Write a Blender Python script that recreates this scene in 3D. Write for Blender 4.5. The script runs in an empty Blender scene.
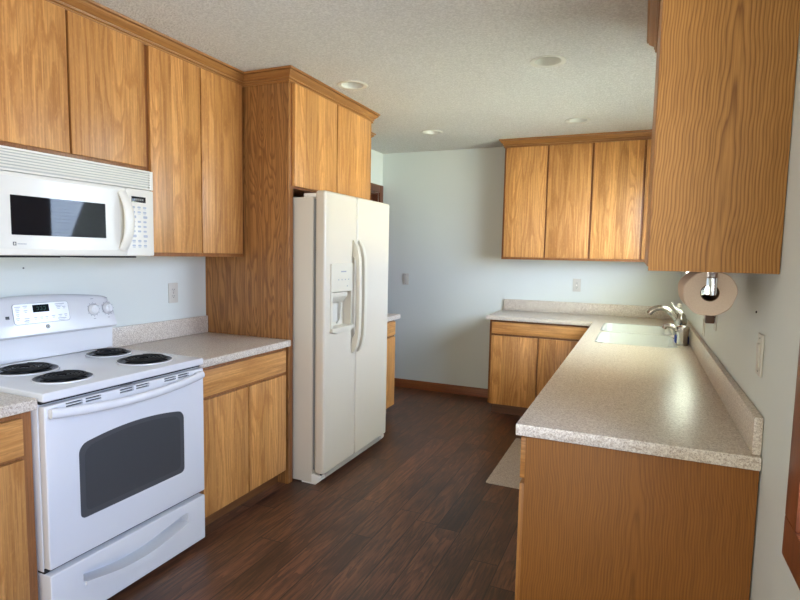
import bpy, bmesh, math, random
from mathutils import Vector, Matrix

random.seed(7)
S = bpy.context.scene
COL = S.collection
PI = math.pi

# ------------------------------------------------------------------ camera
def make_camera():
    cd = bpy.data.cameras.new('camera')
    co = bpy.data.objects.new('camera', cd)
    COL.objects.link(co)
    cd.sensor_fit = 'HORIZONTAL'
    cd.sensor_width = 36.0
    cd.lens = 548.06 / 800 * 36
    cd.shift_y = 3.1 / 800
    cd.clip_start = 0.02
    ya, pi_, ro = math.radians(23.558), math.radians(5.085), math.radians(1.117)
    fw = Vector((-math.sin(ya) * math.cos(pi_), math.cos(ya) * math.cos(pi_), -math.sin(pi_)))
    r = Vector((math.cos(ya), math.sin(ya), 0))
    up = r.cross(fw)
    r2 = r * math.cos(ro) + up * math.sin(ro)
    u2 = up * math.cos(ro) - r * math.sin(ro)
    m = Matrix(((r2.x, u2.x, -fw.x, 2.58), (r2.y, u2.y, -fw.y, 0.0),
                (r2.z, u2.z, -fw.z, 1.437), (0, 0, 0, 1)))
    co.matrix_world = m
    S.camera = co
make_camera()

# ------------------------------------------------------------------ world, daylight, exposure
W = bpy.data.worlds.new('daylight')
S.world = W
W.use_nodes = True
bg = W.node_tree.nodes['Background']
bg.inputs[0].default_value = (0.75, 0.88, 1.0, 1)
bg.inputs[1].default_value = 1.2

def area(name, loc, target, sx, sy, power, color):
    ld = bpy.data.lights.new(name, 'AREA')
    ld.shape = 'RECTANGLE'
    ld.size, ld.size_y = sx, sy
    ld.energy = power
    ld.color = color
    o = bpy.data.objects.new(name, ld)
    COL.objects.link(o)
    o.location = loc
    d = Vector(target) - Vector(loc)
    o.rotation_euler = d.to_track_quat('-Z', 'Y').to_euler()
    return o
# daylight outside the sink window, the window beside the camera and fill through an added, unseen patio window behind it
area('sky_light', (3.8, 3.65, 1.95), (2.0, 4.7, 1.15), 2.0, 1.5, 330, (0.56, 0.72, 1.0))
area('garden_light', (4.3, 3.75, 0.75), (2.2, 4.2, 1.9), 2.8, 1.2, 960, (0.92, 1.0, 0.72))
area('sky_light', (3.9, 0.6, 1.8), (1.0, 1.1, 1.0), 2.0, 1.6, 172, (0.44, 0.60, 1.0))
area('garden_light', (3.6, 0.4, 0.75), (1.6, 0.6, 2.2), 2.0, 0.9, 105, (1.0, 0.98, 0.82))
area('garden_light', (1.4, -3.3, 0.7), (1.3, 0.6, 2.2), 2.3, 1.1, 85, (1.0, 0.94, 0.82))  # added fill lamp, shining in through the unseen window behind the camera

S.view_settings.view_transform = 'Standard'
S.view_settings.look = 'None'
S.view_settings.gamma = 1.0
S.view_settings.use_curve_mapping = False
S.view_settings.exposure = 0.0

# ------------------------------------------------------------------ geometry helpers
def box(bm, x0, x1, y0, y1, z0, z1, bev=0.0, seg=2):
    r = bmesh.ops.create_cube(bm, size=1.0)
    vs = r['verts']
    for v in vs:
        v.co = Vector((x0 + (v.co.x + .5) * (x1 - x0), y0 + (v.co.y + .5) * (y1 - y0), z0 + (v.co.z + .5) * (z1 - z0)))
    if bev > 0:
        es = list({e for v in vs for e in v.link_edges})
        bmesh.ops.bevel(bm, geom=es, offset=bev, segments=seg, profile=0.6, affect='EDGES')
    return bm

def B(*a, **k):
    bm = bmesh.new()
    box(bm, *a, **k)
    return bm

def basis(axis):
    a = Vector(axis).normalized()
    t = Vector((0, 0, 1)) if abs(a.z) < .9 else Vector((1, 0, 0))
    u = a.cross(t).normalized()
    return a, u, a.cross(u).normalized()

def lathe(bm, prof, origin, axis=(0, 0, 1), n=32, closed=False):
    """prof: list of (radius, height along axis)"""
    a, u, v = basis(axis)
    o = Vector(origin)
    rings = []
    for r, h in prof:
        if r < 1e-6:
            rings.append([bm.verts.new(o + a * h)])
        else:
            rings.append([bm.verts.new(o + a * h + (u * math.cos(2 * PI * k / n) + v * math.sin(2 * PI * k / n)) * r) for k in range(n)])
    prs = list(zip(rings, rings[1:]))
    if closed:
        prs.append((rings[-1], rings[0]))
    for p, q in prs:
        for k in range(n):
            k2 = (k + 1) % n
            f = [p[k % len(p)], p[k2 % len(p)], q[k2 % len(q)], q[k % len(q)]]
            g = []
            for w in f:
                if w not in g:
                    g.append(w)
            if len(g) > 2:
                bm.faces.new(g)
    bmesh.ops.recalc_face_normals(bm, faces=bm.faces)
    return bm

def tube(bm, pts, rad, n=12, sx=1.0, sy=1.0, ref=None, closed=False):
    """sweep an ellipse (or per-point radius) along pts"""
    P = [Vector(p) for p in pts]
    m = len(P)
    R = rad if isinstance(rad, (list, tuple)) else [rad] * m
    rings = []
    pu = None
    for i, p in enumerate(P):
        if closed:
            t = (P[(i + 1) % m] - P[i - 1]).normalized()
        else:
            t = (P[min(i + 1, m - 1)] - P[max(i - 1, 0)]).normalized()
        if pu is None:
            rf = Vector(ref) if ref else (Vector((0, 0, 1)) if abs(t.z) < .9 else Vector((1, 0, 0)))
            u = (rf - t * rf.dot(t)).normalized()
        else:
            u = (pu - t * pu.dot(t)).normalized()
        pu = u
        v = t.cross(u)
        rings.append([bm.verts.new(p + (u * math.cos(2 * PI * k / n) * sx + v * math.sin(2 * PI * k / n) * sy) * R[i]) for k in range(n)])
    prs = list(zip(rings, rings[1:]))
    if closed:
        prs.append((rings[-1], rings[0]))
    for p, q in prs:
        for k in range(n):
            bm.faces.new((p[k], p[(k + 1) % n], q[(k + 1) % n], q[k]))
    if not closed:
        bm.faces.new(rings[0][::-1])
        bm.faces.new(rings[-1])
    bmesh.ops.recalc_face_normals(bm, faces=bm.faces)
    return bm

def prism(bm, pts, axis, d0, d1, bev=0.0):
    """extrude a polygon; axis 'x': pts are (y,z); 'y': (x,z); 'z': (x,y)"""
    def P(a, b, d):
        return {'x': (d, a, b), 'y': (a, d, b), 'z': (a, b, d)}[axis]
    lo = [bm.verts.new(P(a, b, d0)) for a, b in pts]
    hi = [bm.verts.new(P(a, b, d1)) for a, b in pts]
    n = len(pts)
    fs = [bm.faces.new(lo), bm.faces.new(hi)]
    for k in range(n):
        fs.append(bm.faces.new((lo[k], lo[(k + 1) % n], hi[(k + 1) % n], hi[k])))
    bmesh.ops.recalc_face_normals(bm, faces=fs)
    if bev > 0:
        es = [e for e in fs[0].edges] + [e for e in fs[1].edges]
        bmesh.ops.bevel(bm, geom=list(set(es)), offset=bev, segments=2, profile=0.6, affect='EDGES')
    return bm

def sweep_profile(bm, path, prof, side=1, cap=True):
    """horizontal path [(x,y)...]; prof [(out, z)...] closed section; mitred corners; side=+1 = out to the right of travel"""
    P = [Vector((p[0], p[1])) for p in path]
    n = len(P)
    rows = []
    for i in range(n):
        def nrm(a, b):
            d = (b - a).normalized()
            return Vector((d.y, -d.x)) * side
        if i == 0:
            m, k = nrm(P[0], P[1]), 1
        elif i == n - 1:
            m, k = nrm(P[-2], P[-1]), 1
        else:
            a, b = nrm(P[i - 1], P[i]), nrm(P[i], P[i + 1])
            m = (a + b).normalized()
            k = 1 / max(.2, m.dot(a))
        rows.append([bm.verts.new((P[i].x + m.x * o * k, P[i].y + m.y * o * k, z)) for o, z in prof])
    q = len(prof)
    for a, b in zip(rows, rows[1:]):
        for k in range(q):
            bm.faces.new((a[k], a[(k + 1) % q], b[(k + 1) % q], b[k]))
    if cap:
        bm.faces.new(rows[0])
        bm.faces.new(rows[-1][::-1])
    bmesh.ops.recalc_face_normals(bm, faces=bm.faces)
    return bm

def rrect(a0, a1, b0, b1, r, n=6):
    out = []
    for ca, cb, s in ((a1 - r, b1 - r, 0), (a0 + r, b1 - r, 1), (a0 + r, b0 + r, 2), (a1 - r, b0 + r, 3)):
        for k in range(n + 1):
            t = (s + k / n) * PI / 2
            out.append((ca + r * math.cos(t), cb + r * math.sin(t)))
    return out

def wloc(o):
    v = Vector((0, 0, 0))
    while o is not None:
        v += o.location
        o = o.parent
    return v

def smooth(me, ang=35):
    for p in me.polygons:
        p.use_smooth = True
    try:
        me.set_sharp_from_angle(angle=math.radians(ang))
    except Exception:
        pass

def obj(name, bm, mat, parent=None, org=None, ang=35):
    """bm in world coordinates -> one mesh object; org = own origin when it has no parent"""
    o0 = wloc(parent) if parent is not None else Vector(org or (0, 0, 0))
    me = bpy.data.meshes.new(name)
    bmesh.ops.translate(bm, verts=bm.verts, vec=-o0)
    bm.to_mesh(me)
    bm.free()
    smooth(me, ang)
    me.materials.append(mat)
    o = bpy.data.objects.new(name, me)
    COL.objects.link(o)
    if parent is not None:
        o.parent = parent
    else:
        o.location = o0
    return o

def cut(o, cutters):
    """boolean away the given bmeshes (in o's local coordinates) and keep the plain mesh result"""
    tmp = []
    for bm in cutters:
        me = bpy.data.meshes.new('tmp')
        bm.to_mesh(me)
        bm.free()
        c = bpy.data.objects.new('tmp', me)
        COL.objects.link(c)
        c.location = wloc(o)
        md = o.modifiers.new('b', 'BOOLEAN')
        md.operation = 'DIFFERENCE'
        md.object = c
        md.solver = 'EXACT'
        tmp.append(c)
    bpy.context.view_layer.update()
    dg = bpy.context.evaluated_depsgraph_get()
    me = bpy.data.meshes.new_from_object(o.evaluated_get(dg))
    o.modifiers.clear()
    mats = [m for m in o.data.materials]
    o.data = me
    me.materials.clear()
    for m in mats:
        me.materials.append(m)
    for c in tmp:
        bpy.data.objects.remove(c)
    smooth(me)
    return o

def shift(bm, v):
    bmesh.ops.translate(bm, verts=bm.verts, vec=Vector(v))
    return bm

def tag(o, label, cat, group=None):
    o['label'] = label
    o['category'] = cat
    if group:
        o['group'] = group
    return o

def thing(name, label, cat, loc=(0, 0, 0), group=None):
    o = bpy.data.objects.new(name, None)
    o.empty_display_size = 0.05
    COL.objects.link(o)
    o.location = loc
    return tag(o, label, cat, group)

def dup(root, loc, rotz=0.0, label=None, group=None):
    def cp(o, par):
        c = o.copy()
        COL.objects.link(c)
        c.parent = par
        for ch in list(o.children):
            cp(ch, c)
        return c
    r = cp(root, None)
    r.location = loc
    r.rotation_euler = (0, 0, rotz)
    if label:
        r['label'] = label
    if group:
        r['group'] = group
    return r

def struct(name, bm, mat, parent=None):
    o = obj(name, bm, mat, parent)
    o['kind'] = 'structure'
    return o

# ------------------------------------------------------------------ materials
def lin(r, g, b):
    f = lambda c: (c / 255 / 12.92) if c <= 10 else (((c / 255) + .055) / 1.055) ** 2.4
    return (f(r), f(g), f(b), 1)

class NT:
    def __init__(s, name):
        s.m = bpy.data.materials.new(name)
        s.m.use_nodes = True
        s.t = s.m.node_tree
        s.p = s.t.nodes['Principled BSDF']
    def n(s, kind, **k):
        nd = s.t.nodes.new(kind)
        for a, b in k.items():
            setattr(nd, a, b)
        return nd
    def link(s, a, b):
        s.t.links.new(a, b)
    def put(s, v, sock):
        if isinstance(v, (int, float)):
            sock.default_value = v
        elif isinstance(v, tuple):
            sock.default_value = v
        else:
            s.link(v, sock)
    def math(s, op, a, b=0.0, c=None):
        nd = s.n('ShaderNodeMath', operation=op)
        s.put(a, nd.inputs[0])
        s.put(b, nd.inputs[1])
        if c is not None:
            s.put(c, nd.inputs[2])
        return nd.outputs[0]
    def vec(s, x, y, z):
        nd = s.n('ShaderNodeCombineXYZ')
        for v, k in zip((x, y, z), nd.inputs):
            s.put(v, k)
        return nd.outputs[0]
    def noise(s, v, scale=1.0, detail=2.0, rough=.5, dist=0.0):
        nd = s.n('ShaderNodeTexNoise')
        s.link(v, nd.inputs['Vector'])
        nd.inputs['Scale'].default_value = scale
        nd.inputs['Detail'].default_value = detail
        nd.inputs['Roughness'].default_value = rough
        nd.inputs['Distortion'].default_value = dist
        return nd.outputs['Fac']
    def white(s, x):
        nd = s.n('ShaderNodeTexWhiteNoise', noise_dimensions='1D')
        s.put(x, nd.inputs['W'])
        return nd.outputs['Value']
    def mix(s, f, a, b, blend='MIX'):
        nd = s.n('ShaderNodeMix', data_type='RGBA', blend_type=blend)
        s.put(f, nd.inputs[0])
        s.put(a, nd.inputs[6])
        s.put(b, nd.inputs[7])
        return nd.outputs[2]
    def ramp(s, f, stops):
        nd = s.n('ShaderNodeValToRGB')
        s.put(f, nd.inputs[0])
        el = nd.color_ramp.elements
        while len(el) < len(stops):
            el.new(.5)
        for e, (p, c) in zip(el, stops):
            e.position = p
            e.color = c if len(c) == 4 else (*c, 1)
        return nd.outputs[0]
    def bump(s, h, strength, dist=0.002):
        nd = s.n('ShaderNodeBump')
        nd.inputs['Strength'].default_value = strength
        nd.inputs['Distance'].default_value = dist
        s.put(h, nd.inputs['Height'])
        s.link(nd.outputs[0], s.p.inputs['Normal'])
    def set(s, **k):
        for a, b in k.items():
            s.put(b, s.p.inputs[a.replace('_', ' ')])
        return s.m
    def xyz(s):
        tc = s.n('ShaderNodeTexCoord')
        sp = s.n('ShaderNodeSeparateXYZ')
        s.link(tc.outputs['Object'], sp.inputs[0])
        return tc.outputs['Object'], sp.outputs[0], sp.outputs[1], sp.outputs[2]

def plain(name, rgb, rough=.5, metal=0.0, spec=.5, coat=0.0):
    k = NT(name)
    k.set(Base_Color=lin(*rgb), Roughness=rough, Metallic=metal, Specular_IOR_Level=spec)
    if coat:
        k.set(Coat_Weight=coat, Coat_Roughness=.08)
    return k.m

def oak(name, light, mid, dark, stave=.075, horiz=False, cath=7.0, cath_amt=.5, tint=.35, rough=.38, scale=1.0, pore_amt=.42, streak=.5, fleck=.16):
    k = NT(name)
    _, x, y, z = k.xyz()
    rnd = k.n('ShaderNodeObjectInfo').outputs['Random']
    a = k.math('ADD', x, y)
    u, w = (z, a) if horiz else (a, z)
    r1 = k.math('MULTIPLY', rnd, 41.7)
    s = k.math('ADD', k.math('DIVIDE', u, stave), r1)
    idx = k.math('FLOOR', s)
    sr = k.white(k.math('ADD', idx, k.math('MULTIPLY', rnd, 173.3)))
    sr2 = k.white(k.math('ADD', idx, k.math('MULTIPLY', rnd, 91.1)))
    off = k.math('MULTIPLY', sr, 37.0)
    # broad figure: contour lines of a stretched noise = cathedral arches
    fig = k.noise(k.vec(k.math('MULTIPLY', u, 7.5 * scale), k.math('MULTIPLY', w, .85 * scale), off), 1.0, 1.0, .4, .12)
    wob = k.noise(k.vec(k.math('MULTIPLY', u, 40.0), k.math('MULTIPLY', w, 9.0), off), 1.0, 2.0, .6)
    figw = k.math('ADD', fig, k.math('MULTIPLY', wob, .035))
    band = k.math('FRACT', k.math('MULTIPLY', figw, k.math('MULTIPLY_ADD', sr2, cath, cath * .7)))
    line = k.ramp(band, [(0.0, (.1,) * 3), (.42, (.15,) * 3), (.80, (1, 1, 1)), (.93, (.7,) * 3), (1.0, (.1,) * 3)])
    fine = k.noise(k.vec(k.math('MULTIPLY', u, 190.0), k.math('MULTIPLY', w, 4.5), off), 1.0, 3.0, .65)
    strk = k.noise(k.vec(k.math('MULTIPLY', u, 85.0), k.math('MULTIPLY', w, 1.1), off), 1.0, 2.0, .55)
    pore = k.ramp(fine, [(.36, (1, 1, 1)), (.54, (0, 0, 0))])
    flake = k.noise(k.vec(k.math('MULTIPLY', u, 120.0), k.math('MULTIPLY', w, 38.0), off), 1.0, 1.0, .5)
    c = k.mix(k.math('MULTIPLY', k.math('MULTIPLY', line, cath_amt), k.math('MULTIPLY_ADD', fine, .9, .4)), lin(*light), lin(*mid))
    c = k.mix(k.math('MULTIPLY', k.ramp(strk, [(.40, (1, 1, 1)), (.58, (0, 0, 0))]), streak), c, lin(*mid))
    c = k.mix(k.math('MULTIPLY', pore, pore_amt), c, lin(*dark))
    c = k.mix(k.ramp(flake, [(.56, (0, 0, 0)), (.70, (fleck,) * 3)]), c, lin(*[min(255, int(v * 1.14)) for v in light]))
    t = k.math('MULTIPLY_ADD', sr2, tint, 1.0 - tint * .62)
    c = k.mix(1.0, c, k.vec(t, k.math('POWER', t, 1.15), k.math('POWER', t, 1.35)), 'MULTIPLY')
    k.set(Base_Color=c, Roughness=rough, Specular_IOR_Level=.45)
    k.bump(fine, .12, .0008)
    return k.m

def oak_flat(name, light, mid, dark, uc, amt=.8, rough=.38):
    k = NT(name)
    _, x, y, z = k.xyz()
    u = k.math('SUBTRACT', k.math('ADD', x, y), uc)
    wan = k.noise(k.vec(3.3, k.math('MULTIPLY', z, 2.2), 1.7), 1.0, 2.0)
    du = k.math('ADD', u, k.math('MULTIPLY_ADD', wan, .10, -.05))
    d = k.math('SUBTRACT', k.math('SQRT', k.math('MULTIPLY_ADD', du, du, .0009)), .03)
    n1 = k.noise(k.vec(k.math('MULTIPLY', u, 11.0), k.math('MULTIPLY', z, 1.6), 5.0), 1.0, 1.0, .4)
    n2 = k.noise(k.vec(k.math('MULTIPLY', u, 50.0), k.math('MULTIPLY', z, 2.2), 2.0), 1.0, 2.0, .6)
    f = k.math('ADD', k.math('MULTIPLY', d, 135.0), k.math('MULTIPLY', z, 2.4))
    f = k.math('ADD', f, k.math('MULTIPLY', n1, 3.0))
    f = k.math('ADD', f, k.math('MULTIPLY', n2, 1.0))
    line = k.ramp(k.math('FRACT', f), [(0.0, (.25,) * 3), (.30, (0, 0, 0)), (.62, (.35,) * 3), (.85, (1, 1, 1)), (1.0, (.25,) * 3)])
    fine = k.noise(k.vec(k.math('MULTIPLY', u, 230.0), k.math('MULTIPLY', z, 5.0), 8.0), 1.0, 3.0, .65)
    c = k.mix(k.math('MULTIPLY', line, amt), lin(*light), lin(*mid))
    c = k.mix(k.math('MULTIPLY', k.ramp(fine, [(.36, (1, 1, 1)), (.54, (0, 0, 0))]), .35), c, lin(*dark))
    k.set(Base_Color=c, Roughness=.48, Specular_IOR_Level=.28)
    k.bump(fine, .1, .0008)
    return k.m

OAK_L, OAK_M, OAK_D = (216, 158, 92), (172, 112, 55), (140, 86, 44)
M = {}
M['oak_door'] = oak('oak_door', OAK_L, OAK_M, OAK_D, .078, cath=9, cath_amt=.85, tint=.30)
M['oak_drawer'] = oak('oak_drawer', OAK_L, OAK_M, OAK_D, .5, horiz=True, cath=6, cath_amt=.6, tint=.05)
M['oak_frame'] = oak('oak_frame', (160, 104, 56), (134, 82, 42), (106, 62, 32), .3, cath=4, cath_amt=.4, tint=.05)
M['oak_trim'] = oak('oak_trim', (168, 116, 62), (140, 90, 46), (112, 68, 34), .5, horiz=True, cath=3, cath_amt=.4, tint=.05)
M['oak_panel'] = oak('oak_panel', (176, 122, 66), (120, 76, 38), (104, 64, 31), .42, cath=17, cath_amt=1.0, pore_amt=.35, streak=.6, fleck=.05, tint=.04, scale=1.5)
M['oak_reddish'] = oak('oak_reddish', (150, 99, 50), (120, 75, 36), (96, 58, 27), .42, cath=7, cath_amt=.5, pore_amt=.35, streak=.7, fleck=.05, tint=.08)
M['oak_veneer'] = oak_flat('oak_veneer', (180, 128, 68), (120, 77, 38), (104, 66, 32), -.69, .85)
M['oak_end'] = oak_flat('oak_end', (146, 92, 38), (114, 69, 27), (94, 55, 22), -1.47, .65)
M['oak_toe'] = oak('oak_toe', (120, 76, 42), (100, 60, 32), (80, 46, 26), .5, horiz=True, cath=3, cath_amt=.4, tint=.05)
M['dark_trim'] = oak('dark_trim', (112, 62, 38), (86, 46, 28), (66, 34, 22), .5, cath=4, cath_amt=.4, tint=.05)
M['window_trim'] = oak('window_trim', (140, 76, 44), (112, 58, 34), (90, 46, 28), .5, cath=4, cath_amt=.4, tint=.05)
M['base_trim'] = oak('base_trim', (150, 88, 48), (118, 66, 36), (92, 50, 30), .5, horiz=True, cath=4, cath_amt=.4, tint=.05)

M['white_enamel'] = plain('white_enamel', (224, 223, 223), .22, coat=.3)
M['white_plastic'] = plain('white_plastic', (234, 229, 216), .32)
M['bisque_plastic'] = plain('bisque_plastic', (216, 207, 186), .35)
M['grey_plastic'] = plain('grey_plastic', (150, 150, 150), .4)
M['vent_shade'] = plain('vent_shade', (196, 193, 184), .5)
M['grille_beige'] = plain('grille_beige', (176, 168, 154), .5)
M['button_blue'] = plain('button_blue', (178, 183, 192), .5)
M['print_grey'] = plain('print_grey', (158, 158, 162), .5)
M['black_plastic'] = plain('black_plastic', (14, 14, 15), .3)
M['black_glass'] = plain('black_glass', (24, 25, 28), .03, spec=.2)
M['oven_glass'] = plain('oven_glass', (80, 81, 82), .12, coat=.3)
M['oven_screen'] = plain('oven_screen', (72, 73, 74), .12, coat=.3)
M['dark_metal'] = plain('dark_metal', (40, 40, 42), .4, .6)
M['coil_black'] = plain('coil_black', (17, 17, 18), .55, 0, .25)
M['drip_pan'] = plain('drip_pan', (15, 15, 16), .35, 0, .25)
M['display_black'] = plain('display_black', (16, 20, 19), .5, 0, .1)
M['chrome'] = plain('chrome', (205, 205, 205), .16, 1.0)
M['brushed_nickel'] = plain('brushed_nickel', (166, 160, 152), .24, 1.0)
M['bright_chrome'] = plain('bright_chrome', (225, 225, 225), .08, 1.0)
M['gasket'] = plain('gasket', (120, 118, 112), .7)
M['shadow_gap'] = plain('shadow_gap', (35, 33, 31), .8)
M['sink_white'] = plain('sink_white', (214, 216, 211), .25)
M['ivory'] = plain('ivory', (208, 202, 188), .4)
M['slot'] = plain('slot', (60, 56, 52), .6)
M['blue_sponge'] = plain('blue_sponge', (30, 60, 150), .9)
M['brown_plug'] = plain('brown_plug', (84, 60, 44), .5)
M['blind'] = plain('blind', (235, 235, 230), .55)
M['lamp_trim'] = plain('lamp_trim', (222, 218, 205), .4)
M['lamp_baffle'] = plain('lamp_baffle', (214, 212, 200), .35)
M['cardboard'] = plain('cardboard', (120, 92, 66), .9)
M['green_digit'] = plain('green_digit', (48, 84, 72), .6)

def mat_paper():
    k = NT('paper_towel')
    v, x, y, z = k.xyz()
    n = k.noise(v, 260, 2)
    k.set(Base_Color=k.mix(n, lin(214, 190, 166), lin(232, 212, 190)), Roughness=.95, Specular_IOR_Level=.1)
    k.bump(n, .3, .001)
    return k.m
M['paper'] = mat_paper()

def mat_fridge():
    k = NT('fridge_enamel')
    v, x, y, z = k.xyz()
    n = k.noise(v, 420, 2)
    k.set(Base_Color=lin(214, 203, 183), Roughness=.3, Specular_IOR_Level=.5)
    k.bump(n, .10, .0006)
    return k.m
M['fridge'] = mat_fridge()

def mat_stone():
    k = NT('speckled_laminate')
    v, x, y, z = k.xyz()
    a = k.noise(v, 170, 3, .6)
    b = k.noise(v, 330, 2, .6)
    c = k.noise(v, 70, 2, .6)
    col = k.ramp(a, [(.36, lin(178, 160, 142)), (.50, lin(212, 199, 182)), (.64, lin(228, 218, 203))])
    col = k.mix(k.ramp(b, [(.33, (.8,) * 3), (.42, (0, 0, 0))]), col, lin(140, 122, 106))
    col = k.mix(k.ramp(b, [(.60, (0, 0, 0)), (.68, (.5,) * 3)]), col, lin(240, 234, 222))
    col = k.mix(k.ramp(c, [(.45, (0, 0, 0)), (.7, (.22,) * 3)]), col, lin(186, 168, 150))
    k.set(Base_Color=col, Roughness=.30, Specular_IOR_Level=.5)
    return k.m
M['stone'] = mat_stone()

def mat_floor():
    k = NT('dark_planks')
    v, x, y, z = k.xyz()
    pw, pl = .128, 1.22
    u = k.math('DIVIDE', x, pw)
    i = k.math('FLOOR', u)
    w = k.math('ADD', k.math('DIVIDE', y, pl), k.math('MULTIPLY', k.white(i), 7.3))
    j = k.math('FLOOR', w)
    r = k.white(k.math('ADD', k.math('MULTIPLY', i, 17.13), k.math('MULTIPLY', j, 3.71)))
    off = k.math('MULTIPLY', r, 60.0)
    fig = k.noise(k.vec(k.math('MULTIPLY', x, 9.0), k.math('MULTIPLY', y, 1.1), off), 1.0, 2.0, .5, .4)
    band = k.math('FRACT', k.math('MULTIPLY', fig, 9.0))
    fine = k.noise(k.vec(k.math('MULTIPLY', x, 95.0), k.math('MULTIPLY', y, 7.0), off), 1.0, 3.0, .65)
    blot = k.noise(k.vec(k.math('MULTIPLY', x, 5.0), k.math('MULTIPLY', y, 2.2), off), 1.0, 2.0)
    c = k.mix(band, lin(124, 80, 55), lin(92, 58, 40))
    c = k.mix(k.ramp(fine, [(.38, (1, 1, 1)), (.56, (0, 0, 0))]), c, lin(72, 47, 34))
    c = k.mix(k.ramp(blot, [(.50, (0, 0, 0)), (.72, (.75,) * 3)]), c, lin(50, 33, 25))
    t = k.math('MULTIPLY_ADD', r, .46, .64)
    c = k.mix(1.0, c, k.vec(t, t, t), 'MULTIPLY')
    def seam(f, wd):
        fr = k.math('FRACT', f)
        return k.math('LESS_THAN', k.math('MINIMUM', fr, k.math('SUBTRACT', 1.0, fr)), wd)
    sm = k.math('MAXIMUM', seam(u, .020), seam(w, .0022))
    c = k.mix(k.math('MULTIPLY', sm, .85), c, lin(28, 18, 14))
    k.set(Base_Color=c, Roughness=k.math('MULTIPLY_ADD', fine, .18, .27), Specular_IOR_Level=.42)
    k.bump(k.math('SUBTRACT', k.math('MULTIPLY', fine, .4), sm), .18, .001)
    return k.m
M['floor'] = mat_floor()

def mat_wall():
    k = NT('wall_paint')
    v, x, y, z = k.xyz()
    n = k.noise(v, 130, 3, .55)
    k.set(Base_Color=lin(221, 224, 215), Roughness=.62, Specular_IOR_Level=.3)
    k.bump(n, .14, .002)
    return k.m
M['wall'] = mat_wall()

def mat_ceiling():
    k = NT('popcorn_ceiling')
    v, x, y, z = k.xyz()
    n = k.noise(v, 105, 3, .62)
    h = k.ramp(n, [(.38, (0, 0, 0)), (.66, (1, 1, 1))])
    k.set(Base_Color=k.mix(h, lin(226, 222, 214), lin(248, 245, 238)), Roughness=.9, Specular_IOR_Level=.1)
    k.bump(h, 1.0, .007)
    return k.m
M['ceiling'] = mat_ceiling()

def mat_mat():
    k = NT('woven_mat')
    v, x, y, z = k.xyz()
    n = k.noise(v, 160, 3, .6)
    k.set(Base_Color=k.ramp(n, [(.35, lin(168, 157, 146)), (.65, lin(206, 196, 184))]), Roughness=.95, Specular_IOR_Level=.1)
    k.bump(n, .5, .003)
    return k.m
M['mat'] = mat_mat()

def mat_pane(name, tint=(1, 1, 1, 1), fac=.1):
    k = NT(name)
    tr = k.n('ShaderNodeBsdfTransparent')
    tr.inputs[0].default_value = tint
    gl = k.n('ShaderNodeBsdfGlossy')
    gl.inputs['Roughness'].default_value = .02
    mx = k.n('ShaderNodeMixShader')
    mx.inputs[0].default_value = fac
    k.link(tr.outputs[0], mx.inputs[1])
    k.link(gl.outputs[0], mx.inputs[2])
    k.link(mx.outputs[0], k.t.nodes['Material Output'].inputs['Surface'])
    return k.m
M['pane'] = mat_pane('window_pane', fac=.06)
M['clear_plastic'] = mat_pane('clear_plastic', (.82, .88, .86, 1), .22)

# ------------------------------------------------------------------ room
XW, YD, H, YF = 2.911, 5.39, 2.50, -2.7
struct('floor', B(-.15, XW + .15, YF - .15, YD + .15, -.08, 0), M['floor'])
LAMPS = [(2.06, 3.145), (.845, 3.155), (.855, 4.57), (2.075, 4.54)]
cl = struct('ceiling', B(-.15, XW + .15, YF - .15, YD + .15, H, H + .16), M['ceiling'])
cuts = []
for lx, ly in LAMPS:
    bm = bmesh.new()
    lathe(bm, [(0, H - .05), (.079, H - .05), (.079, H + .13), (0, H + .13)], (lx, ly, 0), n=40)
    cuts.append(bm)
cut(cl, cuts)

bm = bmesh.new()                                     # left wall with a doorway beyond the far cabinet
box(bm, -.12, 0, YF, 4.57, 0, H)
box(bm, -.12, 0, 4.57, 5.29, 2.08, H)
box(bm, -.12, 0, 5.29, YD, 0, H)
struct('wall_left', bm, M['wall'])
struct('wall_back', B(-.12, XW + .12, YD, YD + .12, 0, H), M['wall'])

def wall_with_holes(bm, fixed, a0, a1, holes, along):
    """boxes of a wall from a0..a1 leaving rectangular holes [(h0,h1,z0,z1)]"""
    def bx(p, q, z0, z1):
        if along == 'y':
            box(bm, fixed[0], fixed[1], p, q, z0, z1)
        else:
            box(bm, p, q, fixed[0], fixed[1], z0, z1)
    cur = a0
    for h0, h1, z0, z1 in holes:
        bx(cur, h0, 0, H)
        if z0 > 0:
            bx(h0, h1, 0, z0)
        bx(h0, h1, z1, H)
        cur = h1
    bx(cur, a1, 0, H)
W1 = (3.04, 4.60, 1.24, 2.10)
W2 = (-.75, 1.290, .895, 2.12)
bm = bmesh.new()
wall_with_holes(bm, (XW, XW + .12), YF, YD, [W2, W1], 'y')
struct('wall_right', bm, M['wall'])
W3 = (.35, 2.45, .0, 2.08)
bm = bmesh.new()
wall_with_holes(bm, (YF - .12, YF), 0, XW, [W3], 'x')
struct('wall_front', bm, M['wall'])

def ring(bm, fixed, a0, a1, z0, z1, w, along, bev=.004, bottom=True):
    def bx(p, q, r, s):
        if along == 'y':
            box(bm, fixed[0], fixed[1], p, q, r, s, bev)
        else:
            box(bm, p, q, fixed[0], fixed[1], r, s, bev)
    bx(a0 - w, a1 + w, z1, z1 + w)
    if bottom:
        bx(a0 - w, a1 + w, z0 - w, z0)
    bx(a0 - w, a0, z0, z1)
    bx(a1, a1 + w, z0, z1)

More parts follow.
